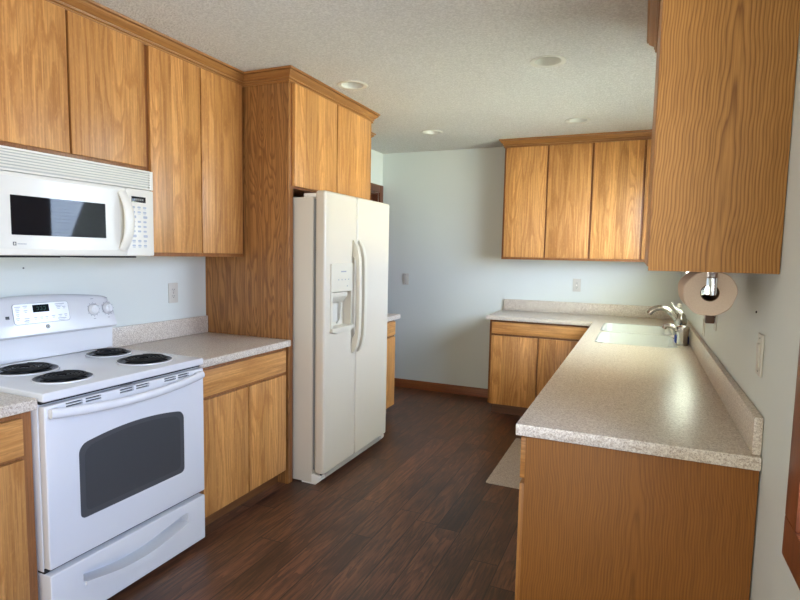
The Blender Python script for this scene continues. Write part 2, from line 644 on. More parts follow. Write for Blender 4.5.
def window(name, x_in, hole, frame_mat, trim_w, trim_mat, mull):
    y0, y1, z0, z1 = hole
    bm = bmesh.new()
    ring(bm, (XW + .055, XW + .095), y0 + .045, y1 - .045, z0 + .045, z1 - .045, .044, 'y')
    for q in mull:
        box(bm, XW + .06, XW + .09, q - .02, q + .02, z0 + .044, z1 - .044)
    f = struct(name, bm, frame_mat)
    struct('window_pane', B(XW + .072, XW + .076, y0 + .04, y1 - .04, z0 + .04, z1 - .04), M['pane'], f)
    bm = bmesh.new()
    ring(bm, (XW - .018, XW - .0005), y0, y1, z0, z1, trim_w, 'y', .004)
    struct('window_casing', bm, trim_mat, f)
    return f
w1 = window('window_1', 0, W1, M['white_plastic'], .035, M['white_plastic'], [(W1[0] + W1[1]) / 2])
bm = bmesh.new()
z = W1[2] + .03
while z < W1[3] - .07:
    vs0 = len(bm.verts)
    r = bmesh.ops.create_cube(bm, size=1)
    mt = Matrix.Translation((XW + .027, (W1[0] + W1[1]) / 2, z)) @ Matrix.Rotation(math.radians(-14), 4, 'Y') @ Matrix.Diagonal((.032, W1[1] - W1[0] - .03, .0012, 1))
    bmesh.ops.transform(bm, matrix=mt, verts=r['verts'])
    z += .030
box(bm, XW + .008, XW + .046, W1[0] + .01, W1[1] - .01, W1[3] - .05, W1[3] - .005, .003)
struct('window_blind', bm, M['blind'], w1)
w2 = window('window_2', 0, W2, M['white_plastic'], .088, M['window_trim'], [.3])
bm = bmesh.new()
ring(bm, (YF - .10, YF - .05), W3[0] + .06, W3[1] - .06, .06, W3[3] - .06, .059, 'x')
box(bm, 1.37, 1.43, YF - .09, YF - .06, .06, W3[3] - .06)
w3 = struct('added_window', bm, M['white_plastic'])  # unseen patio window, added to let fill light in from behind the camera
struct('window_pane', B(W3[0] + .05, W3[1] - .05, YF - .078, YF - .074, .05, W3[3] - .05), M['pane'], w3)

# dark door in the left wall
bm = bmesh.new()
box(bm, .0005, .02, 4.49, 4.57, 0, 2.16, .004)
box(bm, .0005, .02, 5.29, 5.37, 0, 2.16, .004)
box(bm, .0005, .02, 4.57, 5.29, 2.08, 2.16, .004)
box(bm, -.11, -.0005, 4.571, 4.59, 0, 2.079)
box(bm, -.11, -.0005, 5.27, 5.289, 0, 2.079)
box(bm, -.11, -.0005, 4.59, 5.27, 2.06, 2.079)
d1 = struct('door_1', bm, M['dark_trim'])
bm = B(-.095, -.055, 4.592, 5.268, .006, 2.058, .003)
for z0, z1 in ((.22, .95), (1.1, 1.92)):
    for y0, y1 in ((4.69, 4.90), (4.96, 5.17)):
        box(bm, -.056, -.048, y0, y1, z0, z1, .006)
struct('door_panel', bm, M['dark_trim'], d1)
bm = bmesh.new()
lathe(bm, [(0, .055), (.02, .05), (.026, .035), (.012, .02), (.012, .008), (.028, .006), (.028, 0), (0, 0)], (-.0555, 4.65, .95), (1, 0, 0), 20)
struct('door_knob', bm, M['chrome'], d1)

prof_base = [(0, .0), (.014, .0), (.014, .07), (.009, .082), (.006, .09), (0, .09)]
bm = bmesh.new()
sweep_profile(bm, [(.001, YD - .0005), (1.36, YD - .0005)], prof_base, 1)
struct('baseboard_back', bm, M['base_trim'])
bm = bmesh.new()
sweep_profile(bm, [(XW - .0005, 1.715), (XW - .0005, YF)], prof_base, 1)
struct('baseboard_right', bm, M['base_trim'])

# ------------------------------------------------------------------ cabinet helpers
def front(bm, axis, f0, f1, a0, a1, z0, z1, bev=.004):
    """slab front: axis 'x' -> faces +-x spanning y a0..a1; axis 'y' -> spans x"""
    if axis == 'x':
        box(bm, min(f0, f1), max(f0, f1), a0, a1, z0, z1, bev)
    else:
        box(bm, a0, a1, min(f0, f1), max(f0, f1), z0, z1, bev)
    return bm

def F(*a, **k):
    return front(bmesh.new(), *a, **k)

CROWN = [(-.012, 2.428), (.008, 2.428), (.011, 2.434), (.006, 2.437), (.006, 2.442), (.014, 2.444), (.016, 2.450), (.011, 2.454), (.022, 2.464), (.036, 2.476), (.040, 2.484), (.035, 2.486), (.047, 2.489), (.050, 2.499), (-.012, 2.499)]

def crown(path, side, parent):
    bm = bmesh.new()
    sweep_profile(bm, path, CROWN, side)
    return obj('crown_molding', bm, M['oak_trim'], parent, ang=25)

# ---- base cabinet left of the range (near end)
t = thing('base_cabinet', 'honey oak base cabinet on the window-end side of the white range, cut off by the picture edge', 'cabinet', (.3, .75, 0))
obj('body', B(.004, .628, .3, 1.221, .10, .866, .002), M['oak_frame'], t)
obj('toe_kick', B(.02, .57, .3, 1.22, .0, .099), M['oak_toe'], t)
obj('drawer', F('x', .629, .649, .34, 1.180, .712, .845), M['oak_drawer'], t)
obj('door', F('x', .629, .649, .76, 1.180, .112, .698), M['oak_door'], t)
obj('door', F('x', .629, .649, .34, .752, .112, .698), M['oak_door'], t)
t['label'] = 'oak base cabinet with one drawer at the near end of the white range'

def counter_box(bm, x0, x1, y0, y1, z0=.869, z1=.908, bev=.006):
    return box(bm, x0, x1, y0, y1, z0, z1, bev, 3)

c = obj('countertop', counter_box(bmesh.new(), .002, .667, .3, 1.2225), M['stone'], None, (.3, .75, .869))
tag(c, 'short speckled laminate countertop at the near end of the white range', 'countertop')
obj('backsplash', B(.002, .022, .3, 1.21, .9085, 1.016, .003), M['stone'], c)

# ---- base cabinet between range and tall panel
t = thing('base_cabinet', 'oak base cabinet with wide drawer and two doors between range and refrigerator', 'cabinet', (.3, 2.37, 0))
obj('body', B(.004, .628, 2.0, 2.749, .10, .866, .002), M['oak_frame'], t)
obj('toe_kick', B(.02, .57, 2.0, 2.749, .0, .099), M['oak_toe'], t)
obj('drawer', F('x', .629, .649, 2.03, 2.725, .716, .848), M['oak_drawer'], t)
obj('door', F('x', .629, .649, 2.03, 2.373, .10, .698), M['oak_door'], t)
obj('door', F('x', .629, .649, 2.381, 2.725, .10, .698), M['oak_door'], t)
c = obj('countertop', counter_box(bmesh.new(), .002, .667, 1.999, 2.749), M['stone'], None, (.3, 2.37, .869))
tag(c, 'speckled laminate countertop between the white range and the tall oak panel', 'countertop')
obj('backsplash', B(.002, .022, 2.02, 2.748, .9085, 1.016, .003), M['stone'], c)

# ---- upper cabinets on the left wall
t = thing('upper_cabinet', 'short oak wall cabinet with two doors directly above the white microwave', 'cabinet', (.16, 1.62, 1.812))
obj('body', B(.002, .311, 1.20, 2.022, 1.814, 2.44, .002), M['oak_frame'], t)
obj('door', F('x', .312, .331, 1.225, 1.614, 1.838, 2.427), M['oak_door'], t)
obj('door', F('x', .312, .331, 1.624, 2.010, 1.838, 2.427), M['oak_door'], t)
t = thing('upper_cabinet', 'tall oak wall cabinet with two doors between microwave and tall oak panel', 'cabinet', (.16, 2.38, 1.4))
obj('body', B(.002, .311, 2.024, 2.749, 1.402, 2.44, .002), M['oak_frame'], t)
obj('door', F('x', .312, .331, 2.037, 2.375, 1.422, 2.427), M['oak_door'], t)
obj('door', F('x', .312, .331, 2.384, 2.722, 1.422, 2.427), M['oak_door'], t)

# ---- refrigerator surround
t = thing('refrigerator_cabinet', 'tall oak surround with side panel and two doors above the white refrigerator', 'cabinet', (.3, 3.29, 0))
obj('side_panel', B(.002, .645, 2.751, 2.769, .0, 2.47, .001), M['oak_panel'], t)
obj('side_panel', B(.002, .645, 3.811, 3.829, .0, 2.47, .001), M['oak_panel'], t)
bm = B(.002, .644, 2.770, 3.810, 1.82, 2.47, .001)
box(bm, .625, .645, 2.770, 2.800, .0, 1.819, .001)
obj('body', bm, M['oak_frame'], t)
obj('door', F('x', .646, .666, 2.785, 3.277, 1.83, 2.427), M['oak_door'], t)
obj('door', F('x', .646, .666, 3.287, 3.775, 1.83, 2.427), M['oak_door'], t)
bm = bmesh.new()
sweep_profile(bm, [(.313, 1.20), (.313, 2.7505), (.6465, 2.7505), (.6465, 3.8295), (.38, 3.8295)], CROWN, 1)
struct('trim_1', bm, M['oak_trim'])

# ---- far cabinets beyond the refrigerator
t = thing('base_cabinet', 'narrow oak base cabinet half hidden behind the white refrigerator', 'cabinet', (.3, 4.12, 0))
obj('body', B(.004, .608, 3.835, 4.41, .10, .866, .002), M['oak_frame'], t)
obj('toe_kick', B(.02, .55, 3.835, 4.40, .0, .099), M['oak_toe'], t)
obj('drawer', F('x', .609, .63, 3.86, 4.385, .73, .85), M['oak_drawer'], t)
obj('door', F('x', .609, .63, 3.86, 4.385, .10, .715), M['oak_door'], t)
c = obj('countertop', counter_box(bmesh.new(), .002, .655, 3.835, 4.435), M['stone'], None, (.3, 4.12, .869))
tag(c, 'small speckled countertop peeking out behind the white refrigerator', 'countertop')
t = thing('upper_cabinet', 'oak wall cabinet mostly hidden behind the cabinet above the refrigerator', 'cabinet', (.16, 4.12, 1.4))
obj('body', B(.002, .311, 3.835, 4.43, 1.402, 2.44, .002), M['oak_frame'], t)
obj('door', F('x', .312, .331, 3.86, 4.13, 1.422, 2.427), M['oak_door'], t)
obj('door', F('x', .312, .331, 4.138, 4.41, 1.422, 2.427), M['oak_door'], t)
crown([(.313, 3.835), (.313, 4.431), (.002, 4.431)], 1, t)

# ---- back wall cabinets
t = thing('upper_cabinet', 'wide oak wall cabinet with plain doors on the far pale wall', 'cabinet', (2.1, 5.24, 1.41))
obj('body', B(1.385, 2.908, 5.089, 5.388, 1.411, 2.44, .002), M['oak_frame'], t)
for a, b in ((1.404, 1.772), (1.786, 2.150), (2.168, 2.562), (2.580, 2.900)):
    obj('door', F('y', 5.088, 5.069, a, b, 1.432, 2.425), M['oak_door'], t)
crown([(1.3845, 5.388), (1.3845, 5.0885), (2.908, 5.0885)], 1, t)

t = thing('base_cabinet', 'oak base cabinet with wide drawer and doors under the far wall counter', 'cabinet', (1.8, 5.1, 0))
obj('body', B(1.360, 2.268, 4.845, 5.388, .10, .866, .002), M['oak_reddish'], t)
obj('toe_kick', B(1.385, 2.268, 4.905, 5.388, .0, .099), M['oak_toe'], t)
obj('drawer', F('y', 4.844, 4.824, 1.383, 2.20, .745, .852), M['oak_drawer'], t)
obj('door', F('y', 4.844, 4.824, 1.383, 1.793, .10, .727), M['oak_door'], t)
obj('door', F('y', 4.844, 4.824, 1.803, 2.20, .10, .727), M['oak_door'], t)

# ---- peninsula / sink run
t = thing('base_cabinet', 'long oak sink base run with broad plain end panel facing the camera', 'cabinet', (2.6, 3.2, 0))
obj('body', B(2.274, 2.906, 1.744, 4.84, .10, .70, .001), M['oak_frame'], t)
obj('end_panel', B(2.275, 2.907, 1.724, 1.743, .0, .8665, .001), M['oak_end'], t)
obj('face_rail', B(2.274, 2.294, 1.744, 4.84, .701, .866, .001), M['oak_frame'], t)
obj('toe_kick', B(2.34, 2.90, 1.745, 4.84, .0, .099), M['oak_toe'], t)
ys = [1.760, 2.22, 2.68, 3.14, 3.60, 4.06, 4.52]
for a, b in zip(ys, ys[1:]):
    obj('drawer', F('x', 2.252, 2.2735, a + .004, b - .004, .712, .85), M['oak_drawer'], t)
    obj('door', F('x', 2.252, 2.2735, a + .004, b - .004, .11, .695), M['oak_door'], t)

# L shaped worktop with two sink openings
bm = bmesh.new()
L = [(2.244, 1.714), (2.908, 1.714), (2.908, 5.388), (1.335, 5.388), (1.335, 4.80), (2.244, 4.80)]
prism(bm, L, 'z', .869, .908, .005)
BOWLS = [(2.350, 2.800, 3.64, 4.17), (2.345, 2.800, 4.235, 4.75)]
c = obj('countertop', bm, M['stone'], None, (2.5, 4.0, .869))
tag(c, 'large L-shaped speckled laminate countertop holding the white double sink', 'countertop')
cs = []
for b in BOWLS:
    q = bmesh.new()
    prism(q, rrect(b[0] - .0005, b[1] + .0005, b[2] - .0005, b[3] + .0005, .05), 'z', .80, .95)
    cs.append(shift(q, (-2.5, -4.0, -.869)))
cut(c, cs)
obj('backsplash', B(2.887, 2.909, 1.729, 5.388, .9085, 1.014, .003), M['stone'], c)
obj('backsplash', B(1.360, 2.8865, 5.368, 5.388, .9085, 1.018, .003), M['stone'], c)

# ---- right upper cabinet
t = thing('upper_cabinet', 'large oak wall cabinet above the counter, broad side panel toward the camera', 'cabinet', (2.75, 2.4, 1.405))
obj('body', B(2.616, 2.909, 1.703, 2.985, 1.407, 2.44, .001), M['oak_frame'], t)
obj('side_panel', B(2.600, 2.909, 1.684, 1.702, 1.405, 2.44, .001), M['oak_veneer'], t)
obj('door', F('x', 2.597, 2.6155, 1.7035, 2.425, 1.416, 2.427), M['oak_door'], t)
obj('door', F('x', 2.597, 2.6155, 2.433, 2.97, 1.416, 2.427), M['oak_door'], t)
crown([(2.909, 1.6835), (2.5995, 1.6835), (2.5995, 2.9855), (2.909, 2.9855)], -1, t)

# ------------------------------------------------------------------ refrigerator
t = thing('refrigerator', 'white side-by-side refrigerator with ice and water dispenser', 'refrigerator', (.45, 3.27, 0))
obj('body', B(.05, .775, 2.816, 3.732, .008, 1.768, .006), M['fridge'], t)
bm = bmesh.new()
box(bm, .70, .83, 2.83, 2.90, 1.769, 1.792, .004)
obj('hinge_cover', bm, M['white_plastic'], t)
obj('hinge_cover', B(.70, .83, 3.655, 3.72, 1.769, 1.792, .004), M['white_plastic'], t)
bm = bmesh.new()
box(bm, .776, .790, 2.826, 3.212, .09, 1.76)
box(bm, .776, .790, 3.236, 3.722, .09, 1.76)
obj('door_gasket', bm, M['gasket'], t)
fd = obj('freezer_door', B(.790, .857, 2.818, 3.2195, .068, 1.806, .018, 5), M['fridge'], t)
fo = wloc(fd)
q = B(.80, .95, 2.905, 3.140, .972, 1.195, .012)
cut(fd, [shift(q, -fo)])
obj('refrigerator_door', B(.790, .857, 3.2255, 3.731, .068, 1.806, .018, 5), M['fridge'], t)
# dispenser
bm = bmesh.new()
box(bm, .8565, .866, 2.884, 3.160, 1.196, 1.372, .005)            # control panel
box(bm, .8565, .864, 2.884, 2.906, .966, 1.197, .004)
box(bm, .8565, .864, 3.139, 3.160, .966, 1.197, .004)
prism(bm, [(2.884, .972), (2.884, .952), (2.94, .938), (3.10, .938), (3.160, .952), (3.160, .972)], 'x', .8565, .876, .003)
dp = obj('dispenser', bm, M['bisque_plastic'], t)
bm = bmesh.new()
box(bm, .8005, .803, 2.907, 3.138, .974, 1.193)
prism(bm, [(.803, 1.19), (.85, 1.19), (.85, 1.165), (.825, 1.13), (.803, 1.12)], 'y', 2.93, 3.11)
obj('dispenser_recess', bm, M['bisque_plastic'], dp)
bm = bmesh.new()
prism(bm, [(.806, 1.13), (.842, 1.12), (.836, 1.02), (.812, .985), (.806, .985)], 'y', 2.945, 2.955)
prism(bm, [(.806, 1.13), (.842, 1.12), (.836, 1.02), (.812, .985), (.806, .985)], 'y', 3.045, 3.055)
box(bm, .806, .818, 2.955, 3.045, 1.0, 1.12, .003)
obj('dispenser_paddle', bm, M['ivory'], dp)
bm = bmesh.new()
box(bm, .866, .8668, 3.000, 3.065, 1.318, 1.326)
obj('brand_print', bm, M['print_grey'], dp)
for k in range(4):
    obj('button', B(.8661, .8670, 2.965 + k * .042, 2.975 + k * .042, 1.268, 1.275), M['print_grey'], dp)
obj('button', B(.8661, .8670, 3.075, 3.085, 1.225, 1.233), M['print_grey'], dp)
def fridge_handle(y, parent):
    bm = bmesh.new()
    out = [(.857, 1.525), (.868, 1.52), (.893, 1.475), (.908, 1.41), (.912, 1.33), (.914, 1.15), (.912, .97), (.908, .89), (.893, .825), (.868, .78), (.857, .775)]
    inn = [(.857, .88), (.878, .90), (.888, .95), (.890, 1.15), (.888, 1.35), (.878, 1.40), (.857, 1.42)]
    prism(bm, out + inn, 'y', y - .018, y + .018, .005)
    return obj('handle', bm, M['bisque_plastic'], parent)
fridge_handle(3.178, fd)
rd = [o for o in t.children if o.name.startswith('refrigerator_door')][0]
fridge_handle(3.252, rd)
bm = bmesh.new()
box(bm, .776, .826, 2.869, 3.679, .018, .060, .004)
for k in range(3):
    box(bm, .826, .829, 2.88, 3.67, .024 + k * .012, .030 + k * .012)
obj('base_grille', bm, M['grille_beige'], t)
def foot(y0, y1):
    bm = bmesh.new()
    prism(bm, [(.70, .0), (.80, .0), (.838, .032), (.842, .055), (.79, .062), (.70, .062)], 'y', y0, y1, .003)
    return bm
obj('foot', foot(2.817, 2.868), M['white_plastic'], t)
obj('foot', foot(3.68, 3.731), M['white_plastic'], t)
bm = bmesh.new()
lathe(bm, [(0, 0), (.008, 0), (.008, .012), (0, .012)], (.825, 2.845, .055), n=12)
obj('hinge_pin', bm, M['dark_metal'], t)
bm = bmesh.new()
box(bm, .8575, .8579, 2.832, 2.846, .30, .303)
box(bm, .8575, .8579, 2.832, 2.846, .62, .623)
bm.free()

# ------------------------------------------------------------------ range
Y0, Y1 = 1.2250, 1.996
t = thing('electric_range', 'white freestanding electric range with four black coil burners', 'range', (.35, 1.61, 0))
bm = B(.02, .655, Y0, Y1, .2605, .882, .003)
box(bm, .02, .590, Y0, Y1, .03, .2600, .003)
for fx in (.08, .60):
    for fy in (1.27, 1.95):
        lathe(bm, [(0, 0), (.018, 0), (.018, .031), (0, .031)], (fx, fy, 0), n=12)
obj('body', bm, M['white_enamel'], t)
ct = obj('cooktop', B(.06, .692, Y0 - .001, Y1 + .002, .893, .926, .010, 3), M['white_enamel'], t)
obj('shadow_gap', B(.03, .668, Y0 + .004, Y1 - .004, .8825, .8925), M['shadow_gap'], t)

# arched backguard with sloped face
def guard(x_of, z_off=0):
    pts = []
    n = 28
    for k in range(n + 1):
        s = k / n
        y = Y0 + .001 + s * (Y1 - Y0 + .010)
        e = abs(2 * s - 1)
        zz = 1.218 - .028 * e ** 2
        if e > .90:
            q = (e - .90) / .10
            zz -= .050 * (1 - math.sqrt(max(0, 1 - q * q)))
        pts.append((y, zz))
    return pts
top = guard(None)
bm = bmesh.new()
rows = []
for y, zt in top:
    e = abs(2 * (y - Y0) / (Y1 - Y0) - 1)
    zb = 1.040 - .0 * e
    sec = [(.022, .927), (.022, zt - .012), (.034, zt), (.060, zt - .004), (.070, zt - .016), (.098, zb + .022), (.100, zb + .006), (.092, zb - .004), (.064, zb - .008), (.062, .927)]
    rows.append([bm.verts.new((x, y, z)) for x, z in sec])
q = len(rows[0])
for a, b in zip(rows, rows[1:]):
    for k in range(q):
        bm.faces.new((a[k], a[(k + 1) % q], b[(k + 1) % q], b[k]))
bm.faces.new(rows[0])
bm.faces.new(rows[-1][::-1])
bmesh.ops.recalc_face_normals(bm, faces=bm.faces)
bgd = obj('backguard', bm, M['white_enamel'], t, ang=45)
# face frame: s along slope
PA, PB = Vector((.0985, 0, 1.060)), Vector((.0705, 0, 1.198))
SL = (PB - PA)
SLN = Vector((SL.z, 0, -SL.x)).normalized()
def gpt(y, z, off=.0):
    f = (z - PA.z) / SL.z
    p = PA + SL * f + SLN * off
    return Vector((p.x, y, p.z))
def gslab(bm, y0, y1, z0, z1, th, off=.0004):
    c = [(y0, z0), (y1, z0), (y1, z1), (y0, z1)]
    lo = [bm.verts.new(gpt(a, b, off)) for a, b in c]
    hi = [bm.verts.new(gpt(a, b, off + th)) for a, b in c]
    fs = [bm.faces.new(lo[::-1]), bm.faces.new(hi)]
    for k in range(4):
        fs.append(bm.faces.new((lo[k], lo[(k + 1) % 4], hi[(k + 1) % 4], hi[k])))
    bmesh.ops.recalc_face_normals(bm, faces=fs)
def gpoly(bm, pts, th, off=.0004):
    lo = [bm.verts.new(gpt(a, b, off)) for a, b in pts]
    hi = [bm.verts.new(gpt(a, b, off + th)) for a, b in pts]
    n = len(pts)
    fs = [bm.faces.new(lo[::-1]), bm.faces.new(hi)]
    for k in range(n):
        fs.append(bm.faces.new((lo[k], lo[(k + 1) % n], hi[(k + 1) % n], hi[k])))
    bmesh.ops.recalc_face_normals(bm, faces=fs)
bm = bmesh.new()
gpoly(bm, rrect(1.502, 1.760, 1.093, 1.186, .014), .0008)
cpb = obj('control_border', bm, M['grey_plastic'], bgd)
bm = bmesh.new()
gpoly(bm, rrect(1.5045, 1.7575, 1.0955, 1.1835, .012), .0014)
cp = obj('control_panel', bm, M['white_enamel'], bgd)
bm = bmesh.new()
gslab(bm, 1.590, 1.664, 1.143, 1.176, .0012, .0019)
obj('display', bm, M['display_black'], bgd)
bm = bmesh.new()
for k, yy in enumerate((1.606, 1.622, 1.638)):
    gslab(bm, yy, yy + .010, 1.152, 1.154, .0005, .0033)
    gslab(bm, yy + .008, yy + .010, 1.152, 1.166, .0005, .0033)
    gslab(bm, yy, yy + .010, 1.165, 1.167, .0005, .0033)
obj('display_digits', bm, M['green_digit'], bgd)
bm = bmesh.new()
for yy, zz, ww in ((1.512, 1.170, .026), (1.548, 1.172, .02), (1.514, 1.155, .018), (1.55, 1.152, .016), (1.694, 1.172, .045), (1.70, 1.158, .02), (1.728, 1.158, .016),
                   (1.512, 1.120, .016), (1.548, 1.117, .022), (1.590, 1.118, .014), (1.618, 1.118, .012), (1.642, 1.118, .012), (1.672, 1.120, .016), (1.704, 1.122, .018), (1.732, 1.122, .014),
                   (1.545, 1.106, .026), (1.70, 1.106, .04), (1.515, 1.137, .014)):
    bm = bmesh.new()
    gslab(bm, yy, yy + ww, zz, zz + .0032, .0004, .0019)
    gslab(bm, yy + .003, yy + ww * .8, zz - .007, zz - .0045, .0004, .0019)
    obj('button_print', bm, M['print_grey'], bgd)
def gdisc(bm, y, z, r, h0, h1, n=24):
    o = gpt(y, z, 0)
    lathe(bm, [(0, h0), (r, h0), (r, h1), (0, h1)], o, SLN, n)
# emblem: dark disc with a pale ring
bm = bmesh.new()
gdisc(bm, 1.647, 1.0755, .0095, .0003, .0012)
em = obj('emblem', bm, M['dark_metal'], bgd)
bm = bmesh.new()
tube(bm, [gpt(1.647 + .0062 * math.cos(a), 1.0755 + .0062 * math.sin(a), .0013) for a in [2 * PI * k / 16 for k in range(16)]], .0009, 6, closed=True)
gslab(bm, 1.644, 1.650, 1.0745, 1.0765, .0005, .0013)
obj('emblem_ring', bm, M['white_plastic'], em)
bm = bmesh.new()
gslab(bm, 1.482 - .012, 1.482 + .004, 1.122, 1.135, .0008)
obj('indicator_light', bm, M['black_plastic'], bgd)
for y in (1.887, 1.966, 1.300, 1.379):
    bm = bmesh.new()
    o = gpt(y, 1.133, .0004)
    lathe(bm, [(0, 0), (.0275, 0), (.0275, .004), (.024, .008), (.022, .013), (.019, .016), (0, .016)], o, SLN, 32)
    kn = obj('knob', bm, M['white_enamel'], bgd)
    bm = bmesh.new()
    a, u, v = SLN, Vector((0, 1, 0)), SL.normalized()
    r = bmesh.ops.create_cube(bm, size=1)
    mt = Matrix((( u.x, v.x, a.x, o.x + a.x * .0175), (u.y, v.y, a.y, o.y + a.y * .0175), (u.z, v.z, a.z, o.z + a.z * .0175), (0, 0, 0, 1)))
    bmesh.ops.transform(bm, matrix=mt @ Matrix.Rotation(.15, 4, 'Z') @ Matrix.Diagonal((.013, .040, .010, 1)), verts=r['verts'])
    bmesh.ops.bevel(bm, geom=list(bm.edges), offset=.003, segments=2, affect='EDGES')
    obj('knob_grip', bm, M['white_enamel'], kn)
    bm = bmesh.new()
    for k in range(11):
        aa = math.radians(-60 + 30 * k)
        gslab(bm, y + .0335 * math.sin(aa) - .0018, y + .0335 * math.sin(aa) + .0018, 1.133 + .0335 * math.cos(aa) - .0018, 1.133 + .0335 * math.cos(aa) + .0018, .0004)
    gslab(bm, y - .008, y + .008, 1.184, 1.187, .0004)
    gslab(bm, y - .006, y + .006, 1.086, 1.089, .0004)
    tube(bm, [gpt(y + .0290 * math.cos(b), 1.133 + .0290 * math.sin(b), .0006) for b in [2 * PI * k / 32 for k in range(32)]], .0008, 6, closed=True)
    obj('dial_marks', bm, M['print_grey'], bgd)

def burner(x, y, r):
    bm = bmesh.new()
    lathe(bm, [(r * .10, -.006), (r * .5, -.008), (r * .82, -.004), (r * .90, .004), (r, .006), (r * 1.0, .0035), (r * .98, .0005), (r * .10, .0005)], (x, y, .9265), n=48)
    b = obj('burner', bm, M['drip_pan'], ct)
    bm = bmesh.new()
    pts = []
    turns = 4.4 if r > .1 else 3.5
    n = int(turns * 26)
    for k in range(n + 1):
        f = k / n
        a = 2 * PI * turns * f
        rr = r * (.16 + .64 * f)
        pts.append((x + rr * math.cos(a), y + rr * math.sin(a), .9265 + .0125))
    tube(bm, pts, .0056, 8, sx=.75)
    for k in range(3):
        a = 2 * PI * k / 3 + .5
        box(bm, -.5, .5, -.5, .5, -.5, .5)
        vs = bm.verts[-8:] if False else list(bm.verts)[-8:]
        mt = Matrix.Translation((x + r * .48 * math.cos(a), y + r * .48 * math.sin(a), .9265 + .0065)) @ Matrix.Rotation(a, 4, 'Z') @ Matrix.Diagonal((r * .8, .003, .004, 1))
        bmesh.ops.transform(bm, matrix=mt, verts=vs)
    obj('coil', bm, M['coil_black'], b)
    bm = bmesh.new()
    lathe(bm, [(r * 1.001, .0005), (r * 1.04, .0005), (r * 1.035, .0045), (r * 1.001, .006)], (x, y, .9265), n=48, closed=True)
    obj('burner_ring', bm, M['white_enamel'], b)
burner(.262, 1.437, .116)
burner(.526, 1.414, .102)
burner(.232, 1.850, .097)
burner(.512, 1.815, .115)

# oven door
XD = .692
def arch(y0, y1, z0, zs, zt, r, n=22):
    """window outline: rounded lower corners, top edge arched from zs at the sides to zt in the middle"""
    pts = []
    for k in range(5):
        a = PI + PI / 2 * k / 4
        pts.append((y0 + r + r * math.cos(a), z0 + r + r * math.sin(a)))
    for k in range(5):
        a = 1.5 * PI + PI / 2 * k / 4
        pts.append((y1 - r + r * math.cos(a), z0 + r + r * math.sin(a)))
    n = 44
    for k in range(n + 1):
        e = math.cos(PI * k / n)
        f = (e + 1) / 2
        z = zs + (zt - zs) * (1 - e * e)
        rw = .034 / (y1 - y0) * 2
        if abs(e) > 1 - rw:
            q = (abs(e) - 1 + rw) / rw
            z -= .034 * (1 - math.sqrt(max(0, 1 - q * q)))
        pts.append((y0 + f * (y1 - y0), z))
    return pts
od = obj('oven_door', B(.657, XD, Y0 + .002, Y1 - .002, .274, .878, .008, 3), M['white_enamel'], t)
q = bmesh.new()
prism(q, arch(1.350, 1.868, .412, .700, .728, .022), 'x', XD - .006, XD + .03)
cs = [shift(q, -wloc(od))]
q = bmesh.new()
for g in (1.306, 1.533, 1.758):                       # three pairs of vent slots, two rows
    for d in (0, .078):
        for zz in (.8705, .8605):
            yy = g + d * 1.0
            box(q, XD - .012, XD + .02, yy, yy + .066, zz - .0032, zz + .0032)
cs.append(shift(q, -wloc(od)))
cut(od, cs)
bm = bmesh.new()
prism(bm, arch(1.3505, 1.8675, .4125, .6995, .7275, .022), 'x', XD - .0058, XD - .002)
obj('oven_window', bm, M['oven_glass'], od)
bm = bmesh.new()
prism(bm, arch(1.375, 1.845, .436, .682, .708, .02), 'x', XD - .0019, XD - .0016)
obj('window_screen', bm, M['oven_screen'], od)
bm = bmesh.new()
box(bm, .668, XD - .0105, 1.29, 1.95, .850, .8745)
obj('vent_cavity', bm, M['black_plastic'], od)
bm = bmesh.new()
hp = []
for k in range(25):
    f = k / 24
    e = 2 * f - 1
    y = Y0 + .012 + f * (Y1 - Y0 - .040)
    hp.append((XD + .018 + .026 * (1 - e * e), y, .853 - .020 * (1 - e * e)))
tube(bm, hp, .0175, 14, sx=1.0, sy=.72, ref=(0, 0, 1))
for e in (0, 1):
    y = (Y0 + .012, Y1 - .064)[e]
    box(bm, XD - .001, XD + .026, y, y + .036, .836, .869, .007)
obj('handle', bm, M['white_enamel'], od)
obj('latch', B(.66, .70, 1.56, 1.60, .8795, .8845, .001), M['grey_plastic'], t)
# storage drawer with a scooped grip
sd = obj('storage_drawer', B(.595, XD, Y0 + .002, Y1 - .002, .032, .252, .007, 3), M['white_enamel'], t)
def lens(y0, y1, zc, sag, th0, n=20):
    up, lo = [], []
    for k in range(n + 1):
        f = k / n
        e = 2 * f - 1
        y = y0 + f * (y1 - y0)
        m = zc - sag * (1 - e * e)
        hh = th0 * (1 - abs(e) ** 8 * .45) 
        up.append((y, m + hh))
        lo.append((y, m - hh))
    return lo, up
def lens_prism(bm, lu, x0, x1, drop=0.0):
    lo, up = lu
    rows = [[bm.verts.new((x0, a, b - drop)), bm.verts.new((x1, a, b)), bm.verts.new((x1, c_, d)), bm.verts.new((x0, c_, d - drop * .2))] for (a, b), (c_, d) in zip(lo, up)]
    for p, r in zip(rows, rows[1:]):
        for k in range(4):
            bm.faces.new((p[k], p[(k + 1) % 4], r[(k + 1) % 4], r[k]))
    bm.faces.new(rows[0])
    bm.faces.new(rows[-1][::-1])
    bmesh.ops.recalc_face_normals(bm, faces=bm.faces)
q = bmesh.new()
lens_prism(q, lens(1.352, 1.884, .186, .042, .036), XD - .070, XD + .02)
cut(sd, [shift(q, -wloc(sd))])
bm = bmesh.new()
lens_prism(bm, lens(1.358, 1.878, .158, .042, .013), XD - .069, XD + .012, .030)
obj('grip_lip', bm, M['white_enamel'], sd)
obj('rear_gap', B(.62, .6565, Y0 + .003, Y1 - .003, .253, .273), M['shadow_gap'], t)

